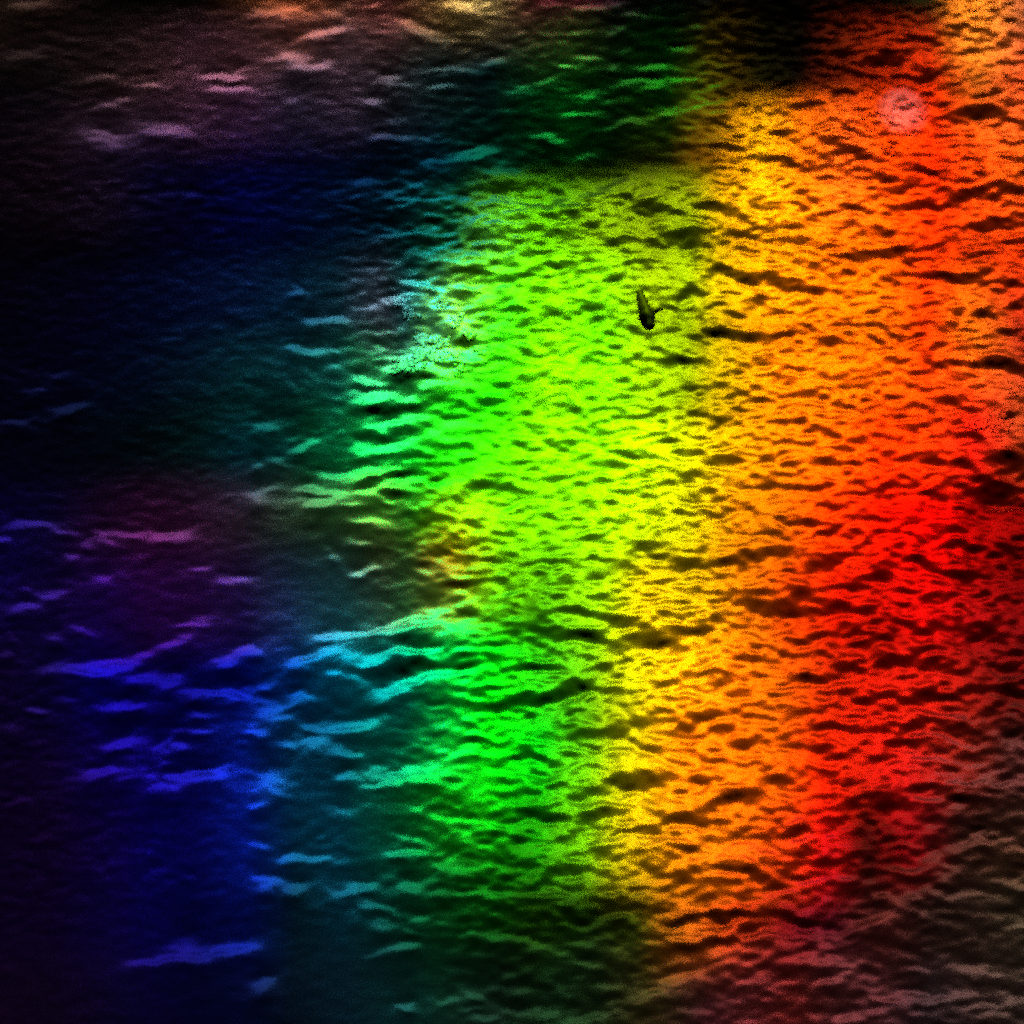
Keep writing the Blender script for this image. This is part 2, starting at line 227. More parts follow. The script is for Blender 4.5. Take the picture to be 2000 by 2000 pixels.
#FEATURES
FEATURES = [
    (1334, 97, 60, 12, 3, 1), (1228, 100, 23, 10, 0, 0.6), (1150, 118, 49, 12, 28, 0.7), (1105, 129, 23, 8, 20, 0.5), (1197, 132, 26, 12, 3, 0.8),
    (1277, 128, 49, 12, 3, 1), (1329, 128, 31, 10, -3, 0.5), (1254, 160, 98, 14, 3, 1), (1331, 155, 39, 13, 10, 0.4), (1145, 185, 49, 16, 12, 0.7),
    (1137, 199, 16, 13, 60, 0.5), (1207, 194, 52, 10, 10, 0.3), (1114, 220, 36, 12, 8, 0.6), (1166, 220, 52, 10, 0, 0.4), (1303, 216, 31, 12, 0, 1),
    (1238, 234, 47, 13, 0, 0.6), (1202, 245, 41, 10, 20, 0.4), (1074, 264, 34, 12, 0, 0.9), (1135, 300, 39, 12, -8, 0.4), (1371, 53, 49, 13, 3, 0.6),
    (1411, 40, 28, 10, 20, 0.4), (1166, 18, 78, 13, 12, 0.5), (1233, 30, 34, 13, 8, 0.6), (1199, 69, 39, 16, 10, 0.5), (1034, 98, 26, 13, 30, 0.4),
    (1067, 160, 28, 14, 35, 0.5), (1010, 179, 52, 18, 25, 0.6), (1430, 119, 47, 12, 18, 0.9), (1448, 149, 39, 13, 3, 1), (1440, 181, 28, 10, 15, 0.6),
    (1373, 182, 28, 13, 0, 0.5), (1365, 204, 49, 13, 15, 0.5), (1427, 267, 78, 23, -3, 1), (1352, 247, 52, 10, 5, 0.4), (1166, 373, 67, 21, 10, 1),
    (1049, 404, 65, 26, 5, 1), (1119, 404, 65, 21, -20, 1), (1104, 437, 52, 14, 3, 1), (1212, 345, 47, 12, 3, 0.5), (1274, 404, 83, 31, -8, -1),
    (1334, 459, 145, 34, 5, -1), (1204, 383, 47, 18, 0, -0.6), (1401, 400, 52, 16, -10, -1), (1453, 427, 41, 18, -15, -1),
    (1455, 458, 62, 21, -3, -1), (1329, 415, 31, 10, 0, -0.7), (1207, 471, 21, 21, 0, -0.7), (1287, 489, 26, 16, -15, -0.6),
    (1111, 419, 78, 16, 8, -0.6), (1150, 445, 78, 21, -15, -0.7), (1396, 327, 41, 31, 0, -0.7), (1424, 248, 39, 13, -10, -0.6),
    (1437, 292, 78, 16, -15, -0.7), (1870, 225, 34, 28, -60, -1), (1906, 225, 28, 44, 80, -0.9), (1932, 215, 85, 21, 5, -0.9),
    (1971, 238, 57, 16, -5, -1), (1733, 114, 85, 21, 0, -1), (1798, 78, 60, 16, 0, -1), (1904, 60, 72, 18, -20, -1), (1873, 104, 47, 8, 5, -0.6),
    (1818, 145, 52, 16, 5, -1), (1805, 158, 26, 16, 60, -0.9), (1798, 132, 21, 21, -60, -0.8), (1707, 150, 65, 10, -5, -0.8),
    (1653, 182, 52, 13, -3, -1), (1560, 202, 83, 13, 3, -1), (1521, 166, 47, 16, 15, -0.9), (1516, 230, 26, 16, 40, -0.8), (1528, 255, 67, 14, 5, -1),
    (1655, 248, 98, 16, -25, -1), (1655, 290, 116, 21, -28, -1.1), (1531, 312, 65, 13, -5, -1), (1604, 316, 72, 34, 0, -0.8),
    (1666, 329, 52, 26, -10, -0.7), (1686, 217, 47, 13, -25, -0.9), (1704, 236, 21, 31, 80, -0.8), (1748, 361, 85, 28, 5, -1),
    (1748, 383, 23, 21, 0, -0.8), (1816, 339, 67, 14, -20, -1), (1782, 318, 16, 28, 80, -0.8), (1862, 320, 18, 16, 0, -0.7),
    (1892, 320, 23, 21, 0, -1), (1924, 347, 28, 16, 25, -0.8), (1909, 373, 181, 21, 3, -1), (1883, 388, 78, 16, -3, -0.8),
    (1811, 397, 52, 13, -8, -1), (1733, 409, 67, 16, -5, -1.1), (1585, 392, 28, 12, 0, -1), (1640, 386, 91, 8, 10, -0.7),
    (1624, 417, 109, 12, 10, -0.9, -0.15), (1536, 443, 47, 21, 0, -1), (1565, 476, 36, 21, 15, -0.9), (1523, 382, 52, 12, -3, -0.7),
    (1723, 448, 67, 23, -15, -0.9), (1862, 445, 65, 10, 5, -0.8), (1953, 435, 116, 23, 3, -1), (1836, 481, 52, 18, 15, -0.7),
    (1899, 472, 23, 13, -20, -0.8), (1981, 476, 39, 16, -10, -0.8), (1720, 492, 129, 14, 3, -1.1), (1803, 463, 31, 16, -40, -0.6),
    (1963, 388, 52, 26, -30, -0.7), (1521, 474, 39, 16, 0, -0.5), (1640, 450, 21, 13, 0, -0.4), (1896, 16, 26, 23, 0, 1), (1971, 144, 28, 16, 0, 1),
    (1899, 129, 78, 18, -12, 0.8), (1924, 168, 44, 18, 0, 0.8), (1660, 67, 34, 16, -20, 0.7), (1961, 254, 65, 16, 0, 0.8),
    (1715, 93, 41, 18, 10, 0.6), (816, 554, 49, 13, 0, 1.1), (622, 626, 34, 13, 5, 1), (659, 624, 26, 12, 3, 0.9), (588, 685, 47, 13, -5, 0.8),
    (623, 685, 28, 13, 25, 0.5), (655, 685, 13, 13, 0, 0.9), (655, 718, 34, 9, 0, 0.6), (575, 563, 16, 26, -75, 0.7), (774, 585, 31, 18, -20, 0.8),
    (855, 588, 44, 18, -10, 0.9), (891, 624, 44, 16, -5, 1.2), (886, 594, 31, 13, -10, 0.9), (961, 585, 57, 16, 0, 1), (953, 560, 91, 16, -3, 1),
    (917, 650, 57, 16, -10, 1.1), (935, 606, 39, 13, 0, 0.7), (829, 660, 18, 67, 85, 0.7), (875, 692, 168, 18, -3, 1.1), (785, 720, 57, 34, 5, 1),
    (855, 723, 47, 13, -20, 0.9), (715, 741, 57, 13, -8, 0.9), (720, 767, 67, 16, 8, 1.1), (730, 785, 57, 16, 5, 0.8), (795, 778, 62, 18, 3, 1.1),
    (855, 751, 85, 12, 3, 1.1), (790, 823, 72, 18, 15, 1.2), (730, 834, 52, 16, -15, 0.7), (746, 844, 31, 13, -10, 0.7), (764, 875, 109, 18, 8, 1.1),
    (704, 870, 18, 26, 60, 0.6), (849, 842, 23, 16, 0, 0.9), (888, 830, 52, 13, -5, 0.9), (733, 922, 72, 18, 20, 1.2), (694, 935, 52, 13, 5, 0.9),
    (645, 932, 47, 16, 0, 0.7), (614, 961, 54, 16, 0, 1.2), (666, 966, 28, 18, 0, 1), (728, 961, 67, 16, 15, 0.9), (774, 945, 47, 16, -5, 0.9),
    (619, 987, 52, 16, 0, 1.1), (679, 989, 34, 10, 0, 0.8), (746, 981, 39, 10, -10, 0.8), (588, 873, 57, 13, 20, 0.9), (510, 971, 31, 26, 20, 1.1),
    (516, 834, 41, 16, 0, 0.7), (505, 909, 18, 16, 30, 0.8), (547, 901, 47, 13, -15, 0.4), (565, 855, 31, 13, 0, 0.4), (572, 759, 16, 65, -72, 0.35),
    (671, 823, 57, 8, -55, 0.35), (604, 733, 16, 52, -60, 0.25), (862, 948, 65, 12, 0, 1), (904, 937, 47, 13, 20, 0.8), (787, 748, 60, 21, 10, -1.2),
    (909, 668, 28, 16, 0, -1.1), (937, 570, 34, 10, 0, -1), (896, 580, 26, 16, -10, -0.9), (909, 534, 67, 16, 0, -1), (759, 803, 129, 16, 8, -0.8),
    (733, 798, 104, 18, 5, -0.7), (785, 844, 65, 18, 5, -0.9), (720, 852, 36, 13, 0, -0.9), (883, 814, 41, 13, 0, -1.1), (914, 730, 26, 16, 0, -0.8),
    (955, 786, 23, 12, 0, -0.8), (720, 945, 47, 16, 5, -1.1), (787, 930, 65, 13, 0, -1.1), (821, 896, 31, 16, 0, -0.9), (834, 917, 26, 13, 0, -0.7),
    (780, 971, 72, 21, 0, -1.2), (862, 932, 52, 13, 10, -0.8), (955, 948, 85, 16, -3, -1.1), (924, 629, 31, 21, -40, -0.8),
    (717, 759, 57, 13, -5, -0.7), (614, 972, 52, 10, 0, -0.6), (862, 984, 72, 13, 8, -0.9), (839, 604, 31, 21, -30, -0.8),
    (1344, 570, 60, 23, 15, -1.3), (1316, 604, 39, 21, -20, -1), (1204, 545, 49, 13, 5, -1.1), (1083, 516, 57, 12, -8, -0.9),
    (1023, 534, 52, 13, -3, -1), (1145, 531, 47, 13, 12, -0.6), (1192, 526, 39, 13, -30, -0.6), (1254, 516, 31, 21, 50, -0.6),
    (1404, 528, 57, 16, -15, -1), (1474, 541, 60, 18, 20, -1.2), (1481, 578, 28, 16, -5, -1), (1443, 610, 49, 12, -12, -1),
    (1409, 589, 52, 9, 5, -0.5), (1404, 648, 62, 18, -18, -1.3), (1458, 660, 36, 18, -8, -1.2), (1355, 654, 36, 18, -35, -0.9),
    (1349, 704, 85, 21, 8, -1), (1316, 699, 23, 28, -70, -0.9), (1243, 697, 23, 18, -20, -1), (1176, 689, 67, 13, 22, -0.8),
    (1155, 600, 47, 13, 5, -1), (1127, 583, 47, 10, 0, -0.7), (1104, 622, 31, 12, 5, -0.8), (1168, 624, 18, 16, 0, -0.9),
    (1214, 623, 23, 23, 0, -0.7), (1031, 614, 34, 12, -30, -0.9), (1047, 648, 28, 13, -10, -0.8), (1075, 668, 16, 39, 75, -0.6),
    (1034, 688, 52, 9, 0, -0.5), (1116, 792, 39, 13, -45, -0.8), (1155, 825, 28, 12, 0, -0.9), (1026, 811, 21, 44, -75, -0.7),
    (1060, 798, 31, 13, 25, -0.6), (1111, 873, 41, 16, 20, -0.8), (1233, 888, 54, 12, -8, -1.1), (1308, 856, 41, 13, -15, -1.1),
    (1380, 888, 26, 16, -10, -1), (1419, 899, 39, 18, 15, -1), (1450, 792, 21, 18, 0, -0.9), (1448, 769, 26, 13, 5, -0.9),
    (1404, 826, 23, 28, -70, -0.9), (1357, 805, 28, 28, 50, -0.8), (1388, 813, 52, 13, -25, -0.7), (1323, 787, 23, 13, 0, -0.6),
    (1202, 811, 47, 13, -20, -0.6), (1357, 856, 23, 16, 0, -0.7), (1207, 911, 31, 13, 15, -0.6), (1189, 940, 41, 12, 0, -0.6),
    (1357, 924, 57, 34, 0, -0.6), (1305, 984, 18, 18, 0, -0.6), (1404, 984, 31, 13, -10, -0.7), (1003, 950, 21, 12, 0, -0.9),
    (1062, 738, 39, 26, -40, -0.4), (1367, 611, 23, 16, -20, -0.7), (1435, 725, 23, 16, 20, -0.7), (1349, 754, 65, 16, -5, -0.5),
    (1399, 754, 52, 13, 0, -0.5), (1181, 987, 65, 13, 10, -0.5), (1484, 697, 31, 16, 0, -0.5), (1979, 554, 34, 21, 0, -1.4),
    (1989, 594, 26, 21, 0, -1.4), (1860, 538, 124, 16, -5, -1.2), (1774, 510, 52, 16, -35, -1.1), (1655, 532, 39, 16, -30, -1.3),
    (1534, 556, 57, 16, -3, -1.4), (1585, 565, 52, 10, -15, -0.8), (1578, 513, 52, 12, -3, -0.9), (1754, 549, 21, 21, 40, -0.8),
    (1743, 598, 41, 16, 5, -1.1), (1666, 598, 16, 13, 0, -0.9), (1906, 614, 36, 16, -8, -1.1), (1943, 622, 26, 31, -70, -1.1),
    (1857, 614, 23, 13, -15, -0.8), (1924, 668, 65, 12, 25, -1.1), (1979, 650, 18, 28, -80, -0.9), (1826, 679, 31, 13, 20, -1.1),
    (1940, 704, 28, 31, 60, -1.3), (1968, 712, 52, 18, -15, -1.3), (1909, 714, 23, 16, 15, -1.2), (1616, 666, 39, 16, -25, -1),
    (1580, 640, 18, 12, 20, -0.8), (1712, 663, 34, 13, -35, -0.9), (1671, 655, 52, 6, 5, -0.6), (1772, 660, 23, 10, -30, -0.7),
    (1541, 717, 36, 10, 10, -0.8), (1676, 733, 65, 13, 10, -0.7), (1723, 734, 13, 18, 80, -0.8), (1699, 703, 16, 10, -20, -0.7),
    (1818, 707, 39, 10, -25, -0.9), (1862, 730, 67, 12, -12, -0.9), (1860, 780, 52, 21, -20, -1.1), (1899, 803, 39, 18, -40, -0.9),
    (1966, 808, 57, 16, -15, -1.2), (1979, 778, 36, 16, 0, -0.8), (1966, 748, 16, 34, 80, -0.9), (1679, 852, 23, 12, -12, -1),
    (1660, 880, 16, 10, 20, -0.8), (1598, 839, 31, 13, 10, -0.9), (1570, 821, 26, 16, 0, -0.8), (1821, 896, 31, 16, -20, -1.1),
    (1883, 904, 36, 16, -5, -1.1), (1914, 862, 52, 13, -20, -1.1), (1606, 904, 52, 18, -5, -1), (1547, 911, 39, 18, 0, -0.8),
    (1860, 935, 21, 13, 0, -0.8), (1702, 958, 85, 12, 12, -1.1), (1591, 958, 41, 13, 10, -1), (1611, 987, 52, 16, -10, -1),
    (1966, 904, 78, 34, 0, -1.4), (1953, 961, 85, 39, 0, -1.4), (1927, 937, 52, 26, -20, -1), (1811, 966, 31, 18, 0, -0.8),
    (1686, 790, 39, 21, 10, -0.5), (1521, 660, 31, 13, -5, -0.8), (1521, 686, 28, 13, 0, -0.6), (1526, 862, 16, 28, -60, -0.6),
    (1930, 829, 78, 23, -5, 1.2), (1847, 746, 60, 16, -8, 1), (1992, 754, 36, 28, 0, 1), (1961, 686, 52, 13, -15, 0.8), (1950, 981, 57, 10, -8, 1),
    (1272, 1076, 47, 16, -20, -1.2), (1357, 1100, 72, 12, 0, -1.2, 0.35), (1326, 1111, 16, 23, 70, -0.8), (1104, 1123, 21, 21, 0, -1),
    (1140, 1096, 39, 12, 8, -0.8), (1160, 1050, 78, 12, 18, -0.6), (1223, 1100, 52, 10, 3, -0.7), (1194, 1140, 65, 34, 0, -0.6),
    (1422, 1094, 34, 13, 15, -1), (1414, 1129, 31, 16, 5, -1), (1479, 1094, 39, 16, 8, -1.1), (1463, 1127, 65, 10, 3, -0.7),
    (1479, 1168, 47, 31, 30, -1.1), (1440, 1179, 52, 39, 0, -0.6), (1116, 1197, 62, 18, -5, -1.3), (1199, 1217, 41, 23, 0, -1.1),
    (1135, 1241, 111, 19, -3, -1.4), (1065, 1261, 85, 28, -5, -1.1), (1057, 1220, 41, 31, -50, -1), (1272, 1248, 85, 28, -5, -1.3),
    (1334, 1230, 52, 16, 15, -1.2), (1375, 1228, 39, 12, -5, -1.1), (1264, 1212, 49, 9, 5, -0.8), (1047, 1302, 85, 17, 12, -1.5),
    (1070, 1355, 155, 21, 14, -1.5), (1135, 1339, 36, 13, -35, -1.2), (1036, 1391, 57, 10, 3, -1), (1129, 1386, 39, 10, 5, -1),
    (1181, 1305, 47, 28, 0, -0.8), (1217, 1285, 31, 21, 0, -0.7), (1370, 1312, 60, 12, 10, -1), (1455, 1290, 65, 10, 3, -0.9),
    (1430, 1300, 21, 10, 40, -0.7), (1223, 1349, 57, 16, 0, -0.8), (1285, 1352, 65, 18, 10, -0.8), (1399, 1351, 52, 13, -12, -0.9),
    (1259, 1399, 52, 28, 25, -0.7), (1370, 1399, 91, 13, 0, -1.2), (1339, 1422, 31, 16, 5, -1.2), (1399, 1427, 41, 23, 0, -0.9),
    (1440, 1461, 36, 13, 0, -1.2), (1445, 1448, 16, 21, 80, -1), (1160, 1427, 104, 28, 5, -0.8), (1233, 1419, 52, 31, 0, -0.7),
    (1166, 1458, 52, 16, 0, -0.9), (1254, 1448, 21, 16, 0, -0.8), (1280, 1471, 21, 21, 0, -0.7), (1225, 1391, 18, 13, 0, -0.7),
    (1047, 1474, 98, 16, -20, -1.1), (1010, 1476, 21, 16, 0, -1.2), (1349, 1466, 47, 13, 8, -0.5), (1062, 1039, 13, 18, 0, -0.6),
    (1010, 1091, 31, 16, 0, -0.6), (1026, 1075, 31, 10, 5, -0.5), (1336, 1010, 39, 23, 20, -0.6), (1393, 1041, 39, 10, -10, -0.5),
    (1601, 1044, 36, 18, 5, -1.2), (1627, 1036, 31, 16, 5, -1), (1572, 1052, 47, 10, 8, -0.9), (1671, 1043, 36, 16, 10, -1),
    (1570, 1021, 85, 14, 8, -0.9), (1526, 1080, 31, 21, -50, -0.9), (1552, 1070, 39, 13, 10, -0.8), (1611, 1098, 78, 34, 5, -1.1),
    (1676, 1075, 72, 13, 12, -1), (1715, 1127, 60, 31, -20, -1), (1570, 1166, 65, 26, 5, -1.1), (1632, 1184, 52, 18, 8, -1.3),
    (1539, 1189, 85, 28, -5, -1.2), (1655, 1150, 65, 16, -8, -0.9), (1800, 1093, 116, 16, 5, -0.8), (1870, 1127, 67, 16, 5, -1.2),
    (1883, 1062, 60, 21, 5, -1.2), (1865, 1032, 23, 18, 0, -0.8), (1761, 1153, 65, 8, 5, -0.7), (1823, 1166, 34, 18, 0, -1),
    (1769, 1180, 31, 16, 0, -1.1), (1922, 1160, 34, 16, 8, -1), (1875, 1179, 39, 10, -10, -0.8), (1704, 1197, 52, 16, -15, -0.9),
    (1772, 1220, 78, 16, -3, -0.8), (1655, 1228, 52, 23, 5, -0.9), (1924, 1236, 72, 26, 0, -1.1), (1730, 1246, 28, 16, -10, -0.9),
    (1681, 1259, 57, 16, 15, -0.9), (1818, 1246, 21, 13, 0, -0.7), (1741, 1292, 91, 26, -3, -1), (1818, 1298, 52, 23, 10, -0.9),
    (1645, 1305, 52, 23, 5, -0.9), (1539, 1248, 52, 18, 0, -0.9), (1549, 1287, 23, 10, -5, -0.9), (1578, 1323, 72, 18, 8, -1.1),
    (1648, 1349, 31, 13, 15, -0.9), (1692, 1362, 60, 18, 12, -1.1), (1831, 1360, 124, 21, 0, -1.5), (1901, 1344, 28, 10, 0, -1),
    (1979, 1342, 44, 21, 0, -1.3), (1611, 1419, 67, 14, 5, -1.3), (1777, 1417, 65, 16, 15, -1.1), (1862, 1414, 78, 26, 0, -1.1),
    (1992, 1424, 31, 23, 0, -1.3), (1624, 1458, 52, 16, -5, -1.1), (1759, 1445, 65, 13, -5, -1.2), (1645, 1484, 23, 13, 5, -1),
    (1811, 1489, 44, 13, 0, -1.2), (1826, 1458, 31, 16, -10, -0.9), (1583, 1386, 39, 13, 0, -0.7), (1681, 1440, 31, 26, -50, -0.6),
    (1562, 1463, 26, 10, 0, -0.7), (1950, 1085, 39, 16, 0, -1), (1987, 1049, 39, 13, 5, -1.1), (1987, 1078, 31, 18, 0, -1),
    (1924, 1282, 31, 10, 0, -1), (1979, 1290, 47, 34, 0, -1), (1811, 1119, 85, 21, 3, 0.9), (1847, 1148, 72, 13, 3, 1), (1792, 1192, 155, 16, 3, 0.9),
    (1867, 1085, 98, 18, -3, 0.8), (1875, 1016, 57, 18, -10, 1), (1821, 1388, 91, 16, -3, 1.4), (1901, 1367, 18, 47, 80, 1),
    (1842, 1437, 85, 16, -3, 1.2), (1976, 1323, 34, 12, -5, 1.1), (1987, 1366, 31, 13, -12, 1.3), (1987, 1441, 28, 13, 0, 1.3),
    (1930, 1296, 28, 10, 0, 1), (1847, 1278, 21, 13, 0, 0.9), (1746, 1269, 39, 16, 0, 0.9), (1780, 1474, 98, 21, -10, 0.9),
    (1888, 1489, 52, 10, 3, 0.7), (1598, 1065, 72, 18, 3, 0.9), (1668, 1096, 47, 18, 5, 0.8), (1660, 1122, 65, 16, -5, 0.8),
    (1619, 1435, 57, 16, 3, 0.8), (1958, 1140, 39, 9, 5, 0.8), (1940, 1065, 39, 13, -30, 0.8), (531, 1534, 52, 34, 40, 1.1),
    (679, 1521, 36, 13, 0, 1.1), (738, 1505, 34, 16, 10, 0.8), (792, 1510, 85, 13, 20, 1.2), (741, 1534, 60, 10, 3, 1), (842, 1505, 65, 13, 3, 0.8),
    (849, 1528, 72, 16, -5, 0.8), (911, 1526, 31, 28, 60, 1), (930, 1557, 47, 16, 0, 0.9), (971, 1549, 31, 18, -20, 1), (867, 1563, 36, 12, 12, 0.7),
    (818, 1585, 23, 12, 10, 0.8), (862, 1604, 31, 13, -10, 0.7), (906, 1604, 36, 13, 15, 0.8), (958, 1619, 78, 28, 25, 1.4),
    (787, 1636, 44, 16, 12, 0.8), (782, 1670, 44, 12, 0, 1.2), (823, 1670, 16, 10, 0, 0.6), (857, 1670, 28, 12, 12, 0.9), (839, 1648, 28, 13, 0, 0.6),
    (857, 1704, 52, 18, 25, 0.9), (896, 1697, 34, 16, 35, 0.9), (924, 1684, 36, 14, 20, 0.9), (821, 1746, 67, 18, -3, 0.8),
    (795, 1733, 23, 16, 0, 0.6), (570, 1677, 39, 14, 8, 1.1), (616, 1677, 41, 12, -5, 1), (516, 1725, 39, 18, -5, 0.9), (572, 1741, 21, 21, 60, 0.9),
    (549, 1723, 39, 10, 0, 0.5), (689, 1738, 85, 16, 3, 0.8), (725, 1728, 26, 10, 20, 0.6), (728, 1770, 52, 10, -6, 0.9), (772, 1780, 14, 12, 0, 0.9),
    (694, 1790, 18, 12, 0, 0.4), (741, 1811, 36, 16, 8, 0.6), (823, 1802, 31, 13, 0, 0.6), (865, 1805, 26, 10, 10, 0.5), (800, 1825, 31, 10, 0, 0.6),
    (795, 1858, 41, 10, 8, 1), (746, 1862, 78, 10, 12, 0.4), (924, 1830, 57, 10, 3, 0.6), (984, 1836, 39, 13, 5, 0.7), (955, 1750, 93, 10, -3, 0.9),
    (516, 1927, 41, 14, 20, 1.1), (800, 1967, 34, 9, 3, 0.9), (922, 1943, 60, 13, 8, 0.7), (927, 1967, 28, 8, 0, 0.6), (873, 1957, 36, 10, -5, 0.5),
    (945, 1989, 52, 10, 5, 0.6), (503, 1575, 34, 12, 5, 0.9), (510, 1653, 34, 10, 5, 0.5), (666, 1588, 41, 10, 5, 0.3), (627, 1631, 18, 9, 10, 0.5),
    (736, 1570, 39, 13, 15, 0.4), (875, 1552, 52, 16, 3, -0.5), (1223, 1521, 98, 16, -3, -1.4), (1274, 1523, 52, 21, 0, -0.9),
    (1173, 1588, 93, 16, 8, -1.4), (1311, 1600, 57, 21, 10, -1.4), (1254, 1616, 52, 13, 10, -1.2), (1215, 1627, 52, 10, 8, -1),
    (1078, 1598, 52, 13, 0, -1.3), (1036, 1591, 78, 10, -3, -1.1), (1039, 1615, 44, 10, 3, -1), (1109, 1635, 21, 23, 50, -1.1),
    (1008, 1641, 31, 13, 0, -1.2), (1168, 1547, 65, 16, -18, -1), (1083, 1534, 39, 16, 25, -1), (1016, 1536, 47, 13, 10, -0.9),
    (1334, 1654, 62, 10, 10, -1.2), (1383, 1601, 47, 13, -3, -1), (1424, 1560, 145, 16, 20, -1.3), (1370, 1528, 57, 9, -5, -1),
    (1455, 1614, 57, 13, 3, -0.8), (1277, 1653, 39, 13, 10, -0.8), (1280, 1704, 28, 21, 40, -1), (1331, 1707, 47, 23, 20, -1.2),
    (1427, 1692, 104, 16, -8, -1.1), (1479, 1707, 39, 18, 0, -1.1), (1305, 1676, 41, 21, 25, -0.8), (1207, 1769, 34, 16, 0, -0.8),
    (1393, 1785, 142, 16, 6, -1.3), (1323, 1792, 31, 16, 0, -0.9), (1155, 1653, 41, 16, 0, -0.6), (1192, 1609, 31, 13, 0, -0.8),
    (1104, 1694, 129, 16, 0, -0.8), (1388, 1839, 155, 18, 8, -1), (1453, 1808, 39, 18, 0, -0.9), (1044, 1516, 85, 21, 10, 1),
    (1223, 1569, 78, 18, -5, 1), (1259, 1600, 78, 14, 3, 1.1), (1080, 1619, 57, 18, 3, 1.2), (1034, 1604, 60, 10, -5, 1), (1160, 1616, 57, 18, 5, 1),
    (1060, 1671, 49, 23, 35, 1.2), (1137, 1684, 49, 9, -4, 1.1), (1026, 1653, 39, 10, 3, 0.9), (1116, 1717, 39, 13, 5, 0.9),
    (1016, 1748, 49, 10, -5, 1), (1083, 1745, 23, 21, 40, 0.8), (1220, 1743, 65, 10, 3, 1), (1204, 1787, 44, 9, 3, 0.8), (1287, 1803, 47, 16, -10, 1),
    (1339, 1772, 60, 12, 3, 1.3), (1404, 1772, 91, 10, 3, 1), (1474, 1754, 28, 21, 30, 1), (1399, 1813, 78, 26, 8, 1.4), (1334, 1834, 65, 10, 3, 0.9),
    (1339, 1809, 39, 10, 0, 0.7), (1155, 1840, 41, 10, 3, 1), (1155, 1809, 26, 10, 8, 0.8), (1197, 1857, 39, 13, -15, 0.5),
    (1140, 1878, 52, 13, -5, 0.6), (1013, 1834, 23, 13, 25, 0.9), (1044, 1848, 34, 10, 3, 0.6), (1326, 1910, 65, 12, 12, 1.2),
    (1280, 1937, 78, 10, 8, 0.8), (1414, 1880, 52, 10, 10, 0.8), (1419, 1852, 65, 13, 10, 0.7), (1461, 1829, 28, 18, 0, 1),
    (1492, 1821, 21, 21, 30, 1.1), (1142, 1989, 85, 13, 5, 0.8), (1060, 1981, 60, 12, -3, 0.5), (1109, 1759, 13, 16, 0, 0.6),
    (1259, 1640, 78, 23, 5, 0.9), (1453, 1655, 91, 23, 0, 0.9), (1388, 1671, 52, 18, 0, 0.8), (1323, 1642, 39, 12, 3, 1),
    (1526, 1820, 72, 18, 5, 1.2), (1585, 1818, 52, 18, 0, 1.1), (1624, 1821, 47, 10, 5, 1.1), (1666, 1811, 26, 18, 0, 1.2),
    (1694, 1798, 67, 16, 15, 1.1), (1730, 1785, 23, 18, 50, 0.8), (1609, 1844, 28, 12, 0, 1), (1547, 1844, 65, 9, -3, 0.6),
    (1585, 1869, 52, 12, -10, 0.9), (1629, 1875, 34, 12, -5, 1.1), (1663, 1886, 34, 12, -10, 0.7), (1609, 1917, 34, 13, 3, 1.3),
    (1642, 1911, 41, 10, 5, 0.7), (1702, 1910, 28, 12, 0, 1.1), (1746, 1945, 85, 18, -3, 0.9), (1818, 1949, 65, 13, 0, 0.8),
    (1893, 1944, 57, 12, 12, 0.9), (1979, 1953, 44, 10, 3, 1), (1914, 1966, 78, 8, 12, 0.6), (1653, 1993, 67, 12, 3, 1.1),
    (1725, 1987, 47, 21, -20, 0.5), (1792, 1984, 31, 13, -10, 0.5), (1950, 1983, 52, 10, 3, 0.7), (1818, 1675, 36, 16, 0, 1.2),
    (1812, 1728, 18, 13, 0, 1.2), (1786, 1743, 26, 16, 5, 1.2), (1725, 1745, 23, 13, 0, 0.9), (1756, 1759, 26, 9, 0, 0.9),
    (1780, 1698, 60, 10, 8, 0.7), (1857, 1692, 39, 10, -20, 0.7), (1844, 1712, 31, 12, -20, 0.6), (1746, 1710, 21, 26, 60, 0.5),
    (1803, 1787, 16, 18, 0, 0.6), (1754, 1541, 39, 18, 0, 1.1), (1668, 1544, 67, 16, 15, 1), (1813, 1558, 67, 10, 8, 1),
    (1870, 1574, 31, 13, -25, 1.2), (1867, 1534, 72, 18, -5, 1.1), (1855, 1508, 52, 13, 5, 0.9), (1930, 1518, 57, 12, -20, 1.2),
    (1963, 1539, 39, 16, 40, 0.9), (1914, 1635, 44, 10, 3, 1.2), (1961, 1637, 39, 8, 0, 0.6), (1873, 1653, 52, 10, 10, 1), (1635, 1658, 60, 13, 0, 1),
    (1645, 1710, 21, 21, 0, 0.9), (1686, 1627, 31, 28, -35, 0.9), (1759, 1645, 65, 10, -8, 1), (1578, 1717, 47, 12, -3, 1),
    (1552, 1754, 26, 39, -60, 0.8), (1971, 1717, 31, 16, -15, 0.7), (1994, 1729, 18, 12, 0, 1), (1888, 1748, 78, 9, 10, 0.5),
    (1888, 1891, 52, 23, -10, 0.6), (1971, 1660, 52, 16, -5, 0.5), (1992, 1811, 31, 21, 0, 0.5), (1539, 1624, 57, 16, 12, -1.3),
    (1567, 1660, 57, 13, 5, -1.1), (1562, 1707, 60, 13, 0, -1.2), (1653, 1531, 26, 16, 0, -1), (1668, 1562, 52, 16, 20, -1),
    (1526, 1523, 57, 16, 10, -0.9), (1733, 1562, 78, 28, 0, -1.1), (1805, 1534, 78, 16, 5, -1), (1875, 1557, 72, 16, -10, -1.2),
    (1611, 1679, 39, 21, 0, -0.9), (1733, 1627, 28, 16, 0, -0.8), (1790, 1714, 52, 16, 0, -1), (1785, 1655, 91, 10, 0, -1),
